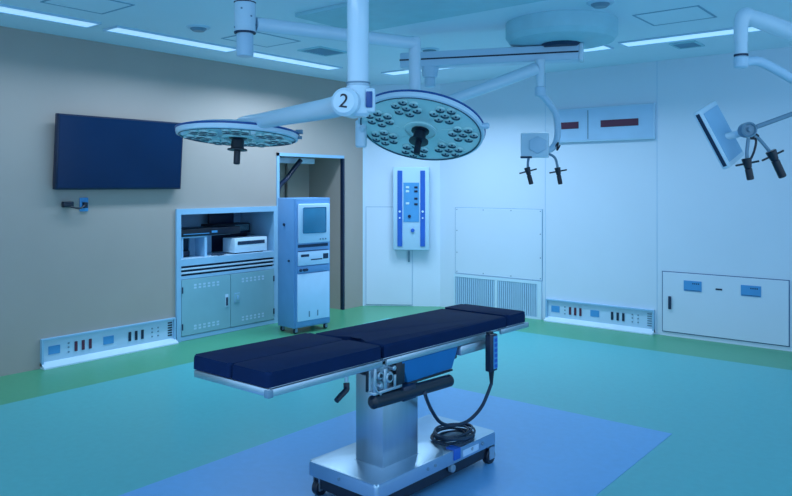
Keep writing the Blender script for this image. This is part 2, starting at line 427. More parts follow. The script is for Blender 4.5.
def caster_mesh(b, x, y, r, z, w=.028):
    b.m(0).cyl((x - w / 2, y, r), (x + w / 2, y, r), r, seg=20, bev=.004)
    b.m(1).box(x - w / 2 - .006, x - w / 2 - .001, y - r * .6, y + r * .6, r * .7, z); b.box(x + w / 2 + .001, x + w / 2 + .006, y - r * .6, y + r * .6, r * .7, z)
    b.box(x - w / 2 - .006, x + w / 2 + .006, y - r * .6, y + r * .6, z - .008, z)
for x, y in ((.11, -.20), (.11, .20), (-.11, -.20), (-.11, .20)):
    b = MB(); caster_mesh(b, x, y, .024, zb); b.build('caster', ['black', 'ring'], tw)

# niche lamp and hose
b = MB(); b.box(XL - .3, XL - .22, NY0 + .12, NY1 - .25, NZ - .07, NZ - .002, bev=.01)
o = tag(b.build('niche_light', 'white'), 'slim white light fitting under the top of the wall niche', 'light fitting')
b = MB(); b.tube([(XL - .15, 5.98, NZ - .03), (XL - .16, 5.9, 1.74), (XL - .16, 5.76, 1.60), (XL - .12, 5.62, 1.52), (XL - .08, 5.55, 1.40), (XL - .1, 5.56, .9), (XL - .12, 5.6, .3), (XL - .12, 5.62, .01)], .028, seg=12, smooth=6)
tag(b.build('supply_hose', 'navy_dark'), 'thick dark hose slanting down inside the niche behind the tower', 'hose')
b = MB(); b.box(XL - .60, XL - .57, 6.16, NY1 - .003, .02, NZ - .03, bev=.003)
tag(b.build('loose_board', 'wall_grey', smooth=False), 'plain grey brown board standing against the back of the niche', 'board')

# ------------------------------------------------------------------ chamfered corner: service door and control panel
o = empty('service_hatch', (C0[0], C0[1], 0), 'flush white service door low in the chamfered corner wall', 'service door', rz=CA)
def ch(b, name, m, sm=False): return b.build(name, m, o, smooth=sm)
dx0, dx1, dz0, dz1 = .035, .615, .02, 1.25
b = MB(); b.box(dx0, dx1, -.010, 0, dz0, dz1); ch(b, 'door_leaf', 'wall_white')
b = MB(); w = .006
b.box(dx0 - w, dx1 + w, -.006, 0, dz1, dz1 + w); b.box(dx0 - w, dx1 + w, -.006, 0, dz0 - w, dz0); b.box(dx0 - w, dx0, -.006, 0, dz0, dz1); b.box(dx1, dx1 + w, -.006, 0, dz0, dz1); ch(b, 'door_seam', 'seam')
b = MB(); b.box(.565, .590, -.03, -.010, .56, .70, bev=.004); ch(b, 'door_handle', 'ring', True)

o = empty('control_panel', (C0[0], C0[1], 0), 'wall control box with two vertical blue strips and small buttons in corner', 'control panel', rz=CA)
px0, px1, pz0, pz1, pd = .385, .835, .72, 1.755, .12
b = MB(); b.box(px0, px1, -pd, -.0105, pz0, pz1, bev=.008); ch(b, 'panel_box', 'pale', True)
for x in (px0 + .055, px1 - .11):
    b = MB(); b.box(x, x + .06, -pd - .012, -pd, pz0 + .045, pz1 - .045, bev=.003); ch(b, 'blue_strip', 'blue_strip')
    b = MB(); b.cyl((x + .03, -pd - .012, 1.2), (x + .03, -pd - .02, 1.2), .014, seg=14)
    b.cyl((x + .03, -pd - .012, 1.12), (x + .03, -pd - .02, 1.12), .010, seg=14); ch(b, 'strip_button', 'white', True)
b = MB(); b.box(px0 + .13, px1 - .125, -pd - .006, -pd, 1.07, 1.56, bev=.002); ch(b, 'gauge_plate', 'blue_plate')
for i, (u, zz, m) in enumerate(((.18, 1.50, 'white'), (.18, 1.45, 'white'), (.285, 1.50, 'navy_dark'), (.285, 1.45, 'navy_dark'), (.285, 1.36, 'navy_dark'), (.285, 1.29, 'navy_dark'), (.18, 1.30, 'white'), (.205, 1.14, 'navy_dark'))):
    b = MB(); (b.box(px0 + u - .02, px0 + u + .022, -pd - .012, -pd - .006, zz - .012, zz + .014, bev=.002) if i != 7 else b.cyl((px0 + u, -pd - .006, zz), (px0 + u, -pd - .02, zz), .02, seg=16)); ch(b, 'indicator', m)
b = MB(); b.cyl((px0 + .245, -pd, .965), (px0 + .245, -pd - .025, .965), .024, seg=18, bev=.004); ch(b, 'turn_knob', 'blue_strip', True)

# ------------------------------------------------------------------ pale back wall things
def wall_root(name, x, label, cat, group=None): return empty(name, (x, YB, 0), label, cat, group)
o = wall_root('access_panel', -4.47, 'large blank white access panel screwed to the back wall above the grille', 'access panel')
b = MB(); b.box(-.592, .588, -.010, 0, .445, 1.25, bev=.002); b.build('panel_sheet', 'wall_white', o, smooth=False)
b = MB(); w = .006
b.box(-.598, .594, -.007, 0, 1.25, 1.25 + w); b.box(-.598, .594, -.007, 0, .445 - w, .445); b.box(.588, .588 + w, -.007, 0, .445, 1.25); b.box(-.592 - w, -.592, -.007, 0, .445, 1.25)
b.build('panel_seam', 'seam', o, smooth=False)
b = MB()
for xx in (-.57, -.19, .19, .57):
    for zz in (.465, 1.23): b.cyl((xx, -.010, zz), (xx, -.013, zz), .007, seg=10)
for zz in (.7, .97): b.cyl((-.57, -.010, zz), (-.57, -.013, zz), .007, seg=10); b.cyl((.57, -.010, zz), (.57, -.013, zz), .007, seg=10)
b.build('screw_heads', 'ring', o)

o = wall_root('air_grille', -4.485, 'wide low return air grille with vertical slats on the back wall', 'air grille')
b = MB(); g0, g1 = -.595, .60
b.box(g0, g1, -.02, 0, .40, .435); b.box(g0, g1, -.02, 0, .0, .025); b.box(g0, g0 + .02, -.02, 0, .025, .40); b.box(g1 - .05, g1, -.02, 0, .025, .40); b.box(-.01, .025, -.02, 0, .025, .40)
b.build('grille_frame', 'white', o, smooth=False)
b = MB(); b.box(g0 + .02, g1 - .05, -.003, 0, .025, .40); b.build('grille_back', 'grille_back', o, smooth=False)
for a0, a1 in ((g0 + .02, -.01), (.025, g1 - .05)):
    b = MB(); n = 19
    for k in range(n):
        x = a0 + (a1 - a0) * (k + .5) / n
        b.box(x - .0095, x + .0095, -.016, -.004, .026, .399)
    b.build('slat_section', 'grille', o, smooth=False)

o = wall_root('storage_hatch', -1.95, 'wide flush blue-white wall hatch with two blue label plates at right', 'wall hatch')
b = MB(); b.box(-.572, .576, -.012, 0, .048, .648, bev=.003); b.build('hatch_door', 'wall_white', o, smooth=False)
b = MB(); w = .007
b.box(-.58, .584, -.008, 0, .648, .648 + w); b.box(-.58, .584, -.008, 0, .041, .048); b.box(-.572 - w, -.572, -.008, 0, .048, .648); b.box(.576, .576 + w, -.008, 0, .048, .648)
b.build('hatch_seam', 'seam_dark', o, smooth=False)
for x0, x1 in ((-.362, -.19), (.168, .345)):
    b = MB(); b.box(x0, x1, -.018, -.012, .475, .578, bev=.002).m(1)
    for k in range(4): b.box(x0 + .085 + k * .018, x0 + .095 + k * .018, -.0195, -.018, .545, .558)
    b.box(x0 + .01, x1 - .01, -.0195, -.018, .482, .486)
    b.m(0); b.build('label_plate', ['blue_plate', 'navy_dark'], o, smooth=False)
b = MB(); b.box(-.512, -.484, -.03, -.012, .275, .405, bev=.004); b.build('hatch_handle', 'slot', o)
b = MB(); b.box(-.06, .0, -.016, -.012, .508, .524); b.build('key_slot', 'navy_dark', o, smooth=False)

o = wall_root('wall_display', -3.15, 'wide flat wall display panel with two dark red number windows', 'display panel')
b = MB(); b.box(-.56, .555, -.035, 0, 2.0, 2.37, bev=.005); b.build('display_case', 'pale', o, smooth=False)
b = MB(); b.box(-.545, .54, -.039, -.035, 2.016, 2.354); b.build('display_face', 'display', o, smooth=False)
for x0, x1 in ((-.488, -.272), (-.02, .39)):
    b = MB(); b.box(x0, x1, -.045, -.039, 2.148, 2.222, bev=.002); b.build('number_window', 'red', o, smooth=False)
b = MB(); b.box(-.17, -.16, -.042, -.039, 2.03, 2.34); b.build('divider', 'ring', o, smooth=False)

# wall seams of the back wall panelling
b = MB()
for x in (-3.845, -2.585): b.box(x, x + .005, -.002, .0, .0, H)
o = b.build('trim_4', 'grille', smooth=False); o.location = (0, YB, 0); struct(o)

# ------------------------------------------------------------------ surgical lights
def frame_from(n, hint):
    n = n.normalized(); x = (hint - n * hint.dot(n)).normalized(); y = n.cross(x)
    return Matrix((x, y, n)).transposed().to_4x4()
a0 = math.radians(38.8)
Fw = V((-math.sin(a0), math.cos(a0), 0)); Rw = V((math.cos(a0), math.sin(a0), 0)); Up = V((0, 0, 1))

LENS = None
def lamp_head(root, c, n, R, spin):
    """c: centre of the glass face, n: the way it shines"""
    global LENS
    X = Matrix.Translation(V(c) - root.location) @ frame_from(n, Rw) @ Matrix.Rotation(spin, 4, 'Z')   # +z = shining side
    hd = MB()
    hd.lathe([(0, -.085), (.10, -.083), (.2, -.072), (R * .75, -.058), (R * .95, -.040), (R, -.024), (R * 1.005, -.012), (R * .99, .004), (R * .955, .008), (R * .94, 0), (0, 0)], 64)
    head = hd.build('lamp_head', 'white', root, X=X)
    b = MB(); b.lathe([(R * .985, -.036), (R * 1.012, -.033), (R * 1.015, -.024), (R * .99, -.020)], 64); b.build('seam_ring', 'lamp_line', head, X=X)
    b = MB(); b.lathe([(0, .004), (R * .945, .004), (R * .945, .001), (0, .001)], 64); face = b.build('lamp_face', 'lamp_face', head, X=X)
    b = MB(); b.lathe([(R * .935, .003), (R * .94, .0105), (R * .955, .0105), (R * .962, .006)], 64); b.build('face_ring', 'lens_ring', head, X=X)
    if LENS is None:
        l = MB(); l.lathe([(.030, 0), (.0285, .012), (.026, .0125)], 20).m(1).lathe([(.026, .0125), (.024, .0015)], 20).m(2).lathe([(.024, .0015), (.012, .003), (0, .0035)], 20).m(1).lathe([(.006, .0035), (.005, .010), (0, .011)], 10).m(0)  # dark inner collar wall paints in the shade of a recessed bulb
        LENS = l.build('bulb', ['lamp_face', 'lens_ring', 'lens'], face); cur = LENS
    else:
        cur = None
    pts = []
    for k in range(7):
        a = 2 * PI * k / 7
        q = V((math.cos(a), math.sin(a), 0)) * R * .675
        pts.append(q)
        for j in range(6):
            t = a + 2 * PI * j / 6
            pts.append(q + V((math.cos(t), math.sin(t), 0)) * R * .165)
    for q in pts:
        if cur is None: cur = copy_part(LENS, face)
        cur.matrix_local = X @ Matrix.Translation((q.x, q.y, .0045))
        cur = None
    b = MB()
    for k in range(7):
        a = 2 * PI * (k + .5) / 7
        b.box(-.004, .004, R * .35, R * .90, .0042, .0075, X=Matrix.Rotation(a, 4, 'Z'))
    b.lathe([(R * .27, .0042), (R * .27, .012), (R * .24, .014), (R * .24, .0042)], 40)
    b.build('face_rib', 'lamp_face', face, X=X)
    b = MB(); b.lathe([(0, .0), (.055, .0), (.055, .012), (.038, .02), (.040, .070), (.032, .075), (0, .075)], 28); hb = b.build('handle_base', 'black', head, X=X)
    b = MB(); b.lathe([(.0, .076), (.060, .076), (.060, .084), (.02, .088), (.02, .165), (.014, .17), (0, .17)], 24); b.build('handle_grip', 'black', hb, X=X)
    return X

# light over the head end: dotted hanging column, level arm, drop pole, tilted head
L1 = empty('surgical_light', (-3.548, 2.921, H), 'large tilted surgical light with seven-bulb clusters at centre, facing the room', 'surgical light', 'surgical lights over the table')
def rel(root, *ps): return [V(p) - root.location for p in ps]
b = MB(); b.cyl(*rel(L1, (-3.548, 2.921, 2.8), (-3.548, 2.921, 2.66)), .068, seg=32); b.build('ceiling_column', 'white', L1)
b = MB(); b.cyl(*rel(L1, (-3.548, 2.921, 2.655), (-3.548, 2.921, 2.475)), .066, seg=32, bev=.003)
b.m(1)
for k in range(10):
    a = k * .9 - 1.9; zz = 2.50 + .022 * ((k * 5) % 7)
    p = V((-3.548 + 0.065 * math.cos(a), 2.921 + 0.065 * math.sin(a), zz)) - L1.location
    b.cyl(p, p + V((math.cos(a), math.sin(a), 0)) * .004, .006, seg=8)
b.m(0); b.build('bearing_drum', ['white', 'ring'], L1)
b = MB(); b.lathe([(.06, 2.655 - H), (.0675, 2.655 - H), (.0675, 2.662 - H), (.06, 2.662 - H)], 32).lathe([(.05, 2.468 - H), (.067, 2.468 - H), (.067, 2.476 - H), (.05, 2.476 - H)], 32); b.build('black_ring', 'slot', L1)
b = MB(); b.cyl(*rel(L1, (-3.548, 2.921, 2.47), (-3.548, 2.921, 2.325)), .052, seg=32, bev=.006); b.build('lower_drum', 'pale', L1)
pA, pB = rel(L1, (-3.51, 2.98, 2.53), (-3.068, 4.026, 2.515))
b = MB(); b.tube([pA, pB], .044, seg=16); b.build('level_arm', 'white', L1)
b = MB(); b.cyl(*rel(L1, (-3.068, 4.026, 2.56), (-3.068, 4.026, 2.185)), .042, seg=28, bev=.01); b.build('drop_pole', 'white', L1)
n1 = (.42 * -Fw) + .905 * (-.17 * Rw - .985 * Up)
c1 = V((-2.684, 3.578, 1.868))
X1h = lamp_head(L1, c1, n1, .392, .12)
n1n = n1.normalized()
back1 = c1 - n1n * .10
b = MB(); b.tube(rel(L1, (-3.068, 4.026, 2.20), (-3.05, 4.0, 2.10), (-2.95, 3.9, 2.05), tuple(back1 - n1n * .06), tuple(back1)), [.036, .03], seg=14, smooth=6); b.build('yoke_arm', 'white', L1)

p = V((-3.022, 3.409, 1.850)) - L1.location
b = MB(); b.cyl(p - Up * .085, p + Up * .085, .036, seg=18, bev=.008); b.cyl(p, c1 - Rw * .36 + Fw * .02 - n1n * .03 - L1.location, .02, seg=12); b.build('rim_handle', 'white', L1)
b = MB(); b.cyl((.365, .128, -.012), (.405, .142, -.012), .018, seg=14, bev=.004); b.build('rim_knob', 'pale', L1, X=X1h @ Matrix.Rotation(-.12, 4, 'Z'))

# light with the hub marked 2
L2 = empty('surgical_light', (-2.135, 2.389, H), 'surgical light seen nearly edge-on at left, held by arm marked 2', 'surgical light', 'surgical lights over the table')
b = MB(); b.cyl(*rel(L2, (-2.135, 2.389, 2.8), (-2.135, 2.389, 1.97)), .048, seg=36); b.build('drop_pole', 'white', L2)
b = MB(); b.cyl(*rel(L2, (-2.135, 2.389, 1.975), (-2.135, 2.389, 1.83)), .052, seg=36, bev=.012); b.build('pole_sleeve', 'white', L2)
b = MB(); b.lathe([(.047, 1.975 - H), (.0535, 1.975 - H), (.0535, 1.981 - H), (.047, 1.981 - H)], 36); b.build('sleeve_ring', 'ring', L2)
hubc = V((-2.162, 2.366, 1.888)); hf = (-Fw * .93 - Rw * .25).normalized()
b = MB(); b.cyl(hubc - hf * .06 - L2.location, hubc + hf * .085 - L2.location, .062, seg=40, bev=.014); hub = b.build('hub', 'white', L2)
slot = V((-2.094, 2.422, 1.902))
b = MB(); XS = Matrix.Translation(slot - L2.location) @ frame_from(-Fw, Rw)
b.box(-.016, .012, -.035, .035, .03, .045, bev=.004, X=XS); b.build('dark_slot', 'lamp_line', L2)
b = MB(); b.box(-.03, .024, -.055, .052, -.03, .036, bev=.01, X=XS); b.build('slot_housing', 'white', L2)
# the figure 2
cu = bpy.data.curves.new('figure', 'FONT'); cu.body = '2'; cu.size = .085; cu.extrude = .0015; cu.align_x = 'CENTER'; cu.align_y = 'CENTER'
tmp = bpy.data.objects.new('tmp_figure', cu); COL.objects.link(tmp)
me = bpy.data.meshes.new_from_object(tmp.evaluated_get(bpy.context.evaluated_depsgraph_get()))
bpy.data.objects.remove(tmp); bpy.data.curves.remove(cu)
me.materials.clear(); me.materials.append(M['black']); me.name = 'number_mark'
num = bpy.data.objects.new('number_mark', me); COL.objects.link(num); num.parent = hub
xr = Up.cross(hf).normalized(); yr = hf.cross(xr)
num.matrix_local = Matrix.Translation(hubc + hf * .0865 - L2.location) @ Matrix((xr, yr, hf)).transposed().to_4x4() @ Matrix.Rotation(-.16, 4, 'Z')
num['label'] = 'black figure 2 on the round hub'
n2 = (.09 * -Fw) + .99 * (-.03 * Rw - Up)
c2 = V((-3.542, 2.862, 1.825))
lamp_head(L2, c2, n2, .368, .5)
b = MB(); b.tube(rel(L2, tuple(hubc - Rw * .03), (-2.35, 2.44, 1.888), (-2.772, 2.60, 1.893), (-3.2, 2.76, 1.898), (-3.46, 2.85, 1.905), (-3.55, 2.875, 1.895), (-3.552, 2.878, 1.885)), [.052, .036], seg=18, smooth=6)
b.build('spring_arm', 'white', L2)
b = MB(); p = V((-3.542, 2.862, 1.835)) + Rw * .372 + Up * .02 - L2.location; b.cyl(p - Rw * .02, p + Rw * .025, .014, seg=14, bev=.003); b.cyl(p - Rw * .02 - Up * .035, p + Rw * .02 - Up * .035, .010, seg=14); b.build('rim_knob', 'ring', L2)

# ------------------------------------------------------------------ ceiling boom with camera unit
B = empty('ceiling_boom', (-2.563, 5.253, H), 'ceiling boom with round canopy, long beam and hanging two-handled unit', 'ceiling boom')
b = MB(); b.lathe([(0, -.165), (.30, -.165), (.40, -.150), (.43, -.11), (.43, 0)], 48); b.build('canopy', 'ceiling_dark', B)
b = MB(); b.lathe([(0, -.19), (.13, -.19), (.15, -.165)], 32); b.build('swivel', 'slot', B)
bl = V((-3.783, 4.786, 2.565)); br = V((-2.45, 5.345, 2.565)); bd = (br - bl).normalized(); bn = Up.cross(bd)
XB = Matrix.Translation(bl - B.location) @ Matrix((bd, bn, Up)).transposed().to_4x4(); LB = (br - bl).length
b = MB(); b.box(0, LB, -.075, .075, -.062, .062, bev=.012, X=XB); b.build('beam', 'pale', B)
b = MB(); b.box(.0, LB - .005, -.0775, .0775, -.006, .006, X=XB).box(-.002, .01, -.07, .07, -.006, .006, X=XB); b.build('beam_seam', 'navy_dark', B, smooth=False)
b = MB(); b.box(LB - .002, LB + .03, -.078, .078, -.066, .066, bev=.008, X=XB); b.build('beam_end_cap', 'white', B)
b = MB(); b.box(LB - .22, LB - .02, -.085, .085, .055, .115, bev=.012, X=XB); b.build('beam_neck', 'pale', B)
b = MB(); b.cyl(*rel(B, (-3.559, 4.876, 2.52), (-3.559, 4.876, 2.42)), .075, .06, seg=28, bev=.006).cyl(*rel(B, (-3.559, 4.876, 2.42), (-3.559, 4.876, 2.34)), .045, seg=28, bev=.006); b.build('beam_bearing', 'pale', B)
b = MB(); b.cyl(*rel(B, (-2.692, 5.15, 2.51), (-2.692, 5.15, 2.30)), .040, .032, seg=24); b.build('drop_pole', 'white', B)
b = MB(); b.cyl(*rel(B, (-2.692, 5.15, 2.30), (-2.692, 5.15, 2.225)), .041, seg=24, bev=.006); b.build('joint_collar', 'pale', B)
b = MB(); b.tube(rel(B, (-2.71, 5.12, 2.44), (-2.95, 4.85, 2.30), (-3.25, 4.58, 2.155), (-3.32, 4.52, 2.12)), [.05, .035], seg=14, smooth=5); b.build('spring_arm', 'white', B)
b = MB(); b.tube(rel(B, (-2.692, 5.15, 2.245), (-2.655, 5.18, 2.20), (-2.60, 5.223, 2.10), (-2.585, 5.236, 2.02), (-2.586, 5.234, 1.90), (-2.61, 5.20, 1.82), (-2.64, 5.15, 1.80)), .026, seg=14, smooth=6); b.build('curved_arm', 'pale', B)
uc = V((-2.675, 5.035, 1.835)); XU = Matrix.Translation(uc - B.location) @ Matrix.Rotation(a0 - .25, 4, 'Z')
b = MB(); b.box(-.105, .105, -.055, .055, -.095, .095, bev=.012, X=XU); un = b.build('camera_unit', 'white', B)
b = MB(); b.prism([(.075 * math.cos(k * PI / 3 + .5), .068 * math.sin(k * PI / 3 + .5)) for k in range(6)], 0, .022, bev=.006, X=XU @ Matrix.Translation((.025, -.054, 0)) @ Matrix.Rotation(PI / 2, 4, 'X')); b.build('unit_cover', 'pale', un)
b = MB(); b.box(-.106, -.02, -.057, -.02, -.1, -.085, X=XU); b.build('unit_foot', 'slot', un, smooth=False)
def grip(root, par, pts, ph, pe, r=.014):
    b = MB(); b.tube(rel(root, *pts), .010, seg=10, smooth=5); b.build('handle_rod', 'ring', par)
    ph = V(ph) - root.location; pe = V(pe) - root.location; d = (pe - ph).normalized()
    b = MB(); b.cyl(ph - d * .03, ph + d * .03, r * 1.7, r * 1.2, seg=16, bev=.003).cyl(ph + d * .03, pe, r * 1.25, seg=16, bev=.004)
    s = d.cross(Fw).normalized()
    b.cyl(ph - s * .068, ph + s * .068, .006, seg=10)
    b.build('handle_grip', 'black', par)
grip(B, un, [(-2.70, 4.99, 1.75), (-2.695, 4.962, 1.71), (-2.694, 4.957, 1.655)], (-2.693, 4.957, 1.635), (-2.672, 4.972, 1.535))
grip(B, un, [(-2.60, 5.09, 1.775), (-2.555, 5.13, 1.74), (-2.538, 5.144, 1.66)], (-2.536, 5.146, 1.635), (-2.522, 5.158, 1.535))
b = MB(); b.tube(rel(B, (-2.585, 5.20, 1.83), (-2.56, 5.20, 1.86), (-2.572, 5.20, 1.80), (-2.55, 5.21, 1.84)), .006, seg=8, smooth=6); b.build('cord', 'black', un)

# ------------------------------------------------------------------ right pendant with tilted monitor
Pn = empty('monitor_pendant', (-1.078, 4.522, H), 'right ceiling pendant with elbow arm, tilted slim monitor and black grips', 'monitor pendant')
eb = V((-1.078, 4.522, 2.49)); far = eb + Rw * .62 + Fw * .42 + V((0, 0, -.03))
b = MB(); b.tube(rel(Pn, tuple(eb + V((0, 0, -.14))), tuple(eb + V((0, 0, -.03))), tuple(eb + Rw * .02 + V((0, 0, .02))), tuple(eb + Rw * .09 + Fw * .06 + V((0, 0, .02))), tuple(eb + Rw * .25 + Fw * .17 + V((0, 0, .01))), tuple(far)), [.036, .056], seg=18, smooth=5); b.build('elbow_arm', 'white', Pn)
b = MB(); b.cyl(*rel(Pn, tuple(far + V((0, 0, -.06))), tuple(far + V((0, 0, H - far.z)))), .05, seg=28); b.build('ceiling_column', 'white', Pn)
b = MB(); b.cyl(*rel(Pn, (-1.078, 4.522, 2.46), (-1.078, 4.522, 2.285)), .034, seg=26); b.build('drop_pole', 'white', Pn)
b = MB(); b.lathe([(.033, 2.275 - H), (.039, 2.275 - H), (.039, 2.285 - H), (.033, 2.285 - H)], 26); b.build('pole_ring', 'slot', Pn)
b = MB(); b.cyl(*rel(Pn, (-1.078, 4.522, 2.275), (-1.078, 4.522, 2.205)), .040, seg=26, bev=.008); b.build('joint_collar', 'pale', Pn)
b = MB(); b.tube(rel(Pn, (-1.06, 4.535, 2.24), (-1.0, 4.585, 2.245), (-.925, 4.645, 2.20), (-.80, 4.75, 2.11), (-.66, 4.86, 2.03), (-.60, 4.90, 1.98), (-.64, 4.87, 1.955), (-.72, 4.80, 1.955)), .027, seg=14, smooth=6); b.build('curved_arm', 'pale', Pn)
jc = V((-1.047, 4.547, 1.848))
b = MB(); b.tube(rel(Pn, (-.70, 4.82, 1.955), (-.85, 4.705, 1.94), (-1.01, 4.577, 1.865)), .014, seg=12); b.build('joint_rod', 'ring', Pn)
b = MB(); XJ = Matrix.Translation(jc - Pn.location) @ frame_from(-Fw, Rw)
b.lathe([(0, -.04), (.042, -.04), (.045, -.01), (.045, .02), (.036, .026), (.03, .014), (.015, .014), (.012, .03), (0, .032)], 28, X=XJ); b.build('joint_disc', ['ring'], Pn)
gz = Rw * .405 + Fw * .914; rp = Rw * .914 - Fw * .405
u = (rp * .156 - Up * .318 + gz * .056).normalized(); v = rp * .087 + Up * .081 + gz * .218; v = (v - u * v.dot(u)).normalized(); nn = u.cross(v).normalized()
if nn.dot(gz) > 0: nn = -nn
XM = Matrix.Translation(V((-1.187, 4.563, 1.838)) - Pn.location) @ Matrix((u, v, nn)).transposed().to_4x4()
b = MB(); b.box(-.188, .188, -.125, .125, -.05, .0, bev=.012, X=XM); mo = b.build('monitor_case', 'white', Pn)
b = MB(); b.box(-.158, .158, -.103, .103, .0, .004, X=XM); b.build('monitor_screen', 'cab_frame', mo, smooth=False)
b = MB(); b.box(-.17, .17, -.128, -.123, -.034, -.012, X=XM); b.build('edge_seal', 'slot', mo, smooth=False)
b = MB(); b.tube([jc - Pn.location + Fw * .02, V((-1.08, 4.56, 1.83)) + Fw * .08 - Pn.location, V((-1.14, 4.49, 1.81)) + Fw * .10 - Pn.location], .022, seg=12, smooth=4); b.build('monitor_bracket', 'white', Pn)
b = MB(); b.tube(rel(Pn, (-1.03, 4.558, 1.835), (-1.0, 4.58, 1.812), (-1.035, 4.556, 1.80), (-1.01, 4.572, 1.79), (-1.02, 4.566, 1.72), (-1.045, 4.548, 1.655)), .007, seg=8, smooth=6); b.build('cord', 'black', Pn)
grip(Pn, Pn, [(-1.02, 4.566, 1.81), (-1.0, 4.585, 1.80), (-.95, 4.625, 1.725)], (-.935, 4.637, 1.70), (-.89, 4.674, 1.575), .018)
grip(Pn, Pn, [(-1.045, 4.548, 1.80), (-1.052, 4.543, 1.72), (-1.05, 4.545, 1.67)], (-1.05, 4.545, 1.655), (-1.035, 4.556, 1.56), .016)

# ------------------------------------------------------------------ operating table
T = empty('operating_table', (-2.335, 3.0, 0), 'operating table with navy cushions on a steel column and wheeled base', 'operating table')
TR = Matrix.Translation((-.010, -.144, .0055)) @ Matrix.Rotation(math.radians(-1.15), 4, 'X')   # slightly tipped tabletop: a across, b along
def top(b, name, mats, par=T, sm=True): return b.build(name, mats, par, smooth=sm, X=TR)
PZ0, PZ1 = .728, .787
W = .226
def rounded(x0, x1, y0, y1, r, n=5):
    out = []
    for cx, cy, s in ((x1 - r, y0 + r, -PI/2), (x1 - r, y1 - r, 0), (x0 + r, y1 - r, PI/2), (x0 + r, y0 + r, PI)):
        for k in range(n + 1):
            a = s + PI / 2 * k / n; out.append((cx + r * math.cos(a), cy + r * math.sin(a)))
    return out
for x0, x1 in ((-W - .026, -.003), (.003, W + .002)):
    b = MB(); b.prism(rounded(x0, x1, -1.016, -.338, .016), PZ0, PZ1, bev=.014, top_only=True); top(b, 'leg_cushion', 'navy')
cut = [(-.10 + .22 * k / 14, -.322 + .055 * math.sin(PI * k / 14) ** 1.2) for k in range(15)]
b = MB(); b.prism([(W, -.322), (W, .772), (-W, .772), (-W, -.322)] + cut, PZ0, PZ1, bev=.016, top_only=True); top(b, 'back_cushion', 'navy')
b = MB(); b.prism(rounded(-W, W, .790, 1.008, .018), PZ0, PZ1 + .002, bev=.02, top_only=True); top(b, 'head_cushion', 'navy')
for y0, y1 in ((-1.002, -.34), (-.318, .768), (.79, 1.005)):
    b = MB(); b.box(-W + .006, W - .006, y0, y1, .712, .7275, bev=.003); top(b, 'platform_plate', 'steel_rail')
for s in (-1, 1):
    for y0, y1 in ((-1.012, -.345), (-.315, .60), (.70, 1.02)):
        b = MB(); xa, xb = sorted((s * (W - .002), s * (W + .012)))
        b.box(xa, xb, y0, y1, .694, .724, bev=.003)
        n = 3 if y1 - y0 > .4 else 2
        for k in range(n):
            yy = y0 + .06 + (y1 - y0 - .12) * k / (n - 1)
            q = sorted((s * (W - .05), s * (W - .002))); b.box(q[0], q[1], yy - .015, yy + .015, .700, .714)
        top(b, 'side_rail', 'steel_rail')
    b = MB(); q = sorted((s * (W - .03), s * (W + .014))); b.box(q[0], q[1], .29, .57, .640, .692, bev=.008).m(1).cyl((s * (W + .01), .555, .675), (s * (W + .022), .555, .675), .016, seg=18, bev=.003); top(b, 'hinge_bracket', ['steel_rail', 'ring'])
b = MB(); b.box(-W - .008, W + .008, -1.02, -1.006, .696, .726, bev=.003); top(b, 'end_bar', 'steel_rail')
b = MB(); b.box(W - .012, W + .016, -1.026, -1.0, .692, .722, bev=.004); top(b, 'end_stop', 'ring')
# underframe
b = MB(); b.box(-.11, .158, -.13, .38, .60, .705, bev=.01); top(b, 'underframe', 'black')
b = MB()
b.add([(.16, -.14, .58), (.16, .28, .585), (.16, .28, .692), (.16, -.14, .692), (.205, -.115, .575), (.205, .258, .578), (.228, .275, .690), (.228, -.192, .690)],
      [(0,3,2,1),(4,5,6,7),(0,1,5,4),(2,3,7,6),(0,4,7,3),(1,2,6,5)])
top(b, 'blue_cover', 'blue', sm=False)
b = MB(); b.box(.165, .209, -.118, .262, .564, .5745, bev=.003); top(b, 'cover_edge', 'black')
# tilt mechanism beside the blue cover
b = MB()
b.box(.19, .20, -.385, -.21, .575, .692); b.box(.222, .230, -.392, -.375, .585, .692, bev=.002); b.box(.19, .230, -.392, -.19, .572, .586, bev=.002); b.box(.222, .229, -.325, -.300, .586, .68, bev=.002); b.box(.222, .23, -.25, -.235, .586, .64, bev=.002)
b.m(1); b.box(.165, .189, -.38, -.165, .575, .70, bev=.004).box(.195, .226, -.232, -.165, .585, .692, bev=.004)
b.m(0)
for yy, zz, r in ((-.35, .655, .018), (-.285, .635, .026), (-.25, .672, .012), (-.345, .608, .012)): b.cyl((.2, yy, zz), (.234, yy, zz), r, seg=18, bev=.003)
b.m(1)
for yy, zz, r in ((-.35, .655, .009), (-.285, .635, .014)): b.cyl((.234, yy, zz), (.237, yy, zz), r, seg=14)
b.m(0).tube([(.228, -.39, .612), (.232, -.375, .588), (.232, -.35, .57)], .005, seg=8)
top(b, 'tilt_mechanism', ['steel_rail', 'black'])
# black padded bar
b = MB(); b.cyl((.215, -.40, .540), (.215, .235, .523), .031, seg=28, bev=.016); bar = top(b, 'padded_bar', 'black')
b = MB(); b.box(.18, .24, -.19, -.09, .503, .572, bev=.006); top(b, 'bar_clamp', 'navy_dark', bar)
b = MB(); b.box(.0, .19, -.16, -.12, .52, .55); top(b, 'bar_bracket', 'steel_rail', bar)
# lever under the leg section
b = MB(); b.cyl((.20, -.545, .71), (.20, -.545, .66), .009, seg=12); b.m(1).tube([(.20, -.545, .655), (.205, -.549, .638), (.21, -.556, .628), (.212, -.59, .612), (.215, -.622, .597)], [.014, .012], seg=12, smooth=3); top(b, 'lever', ['steel_rail', 'black'])
b = MB(); b.cyl((.19, -.66, .70), (.215, -.66, .70), .016, seg=14, bev=.003); top(b, 'lock_knob', 'steel_rail')
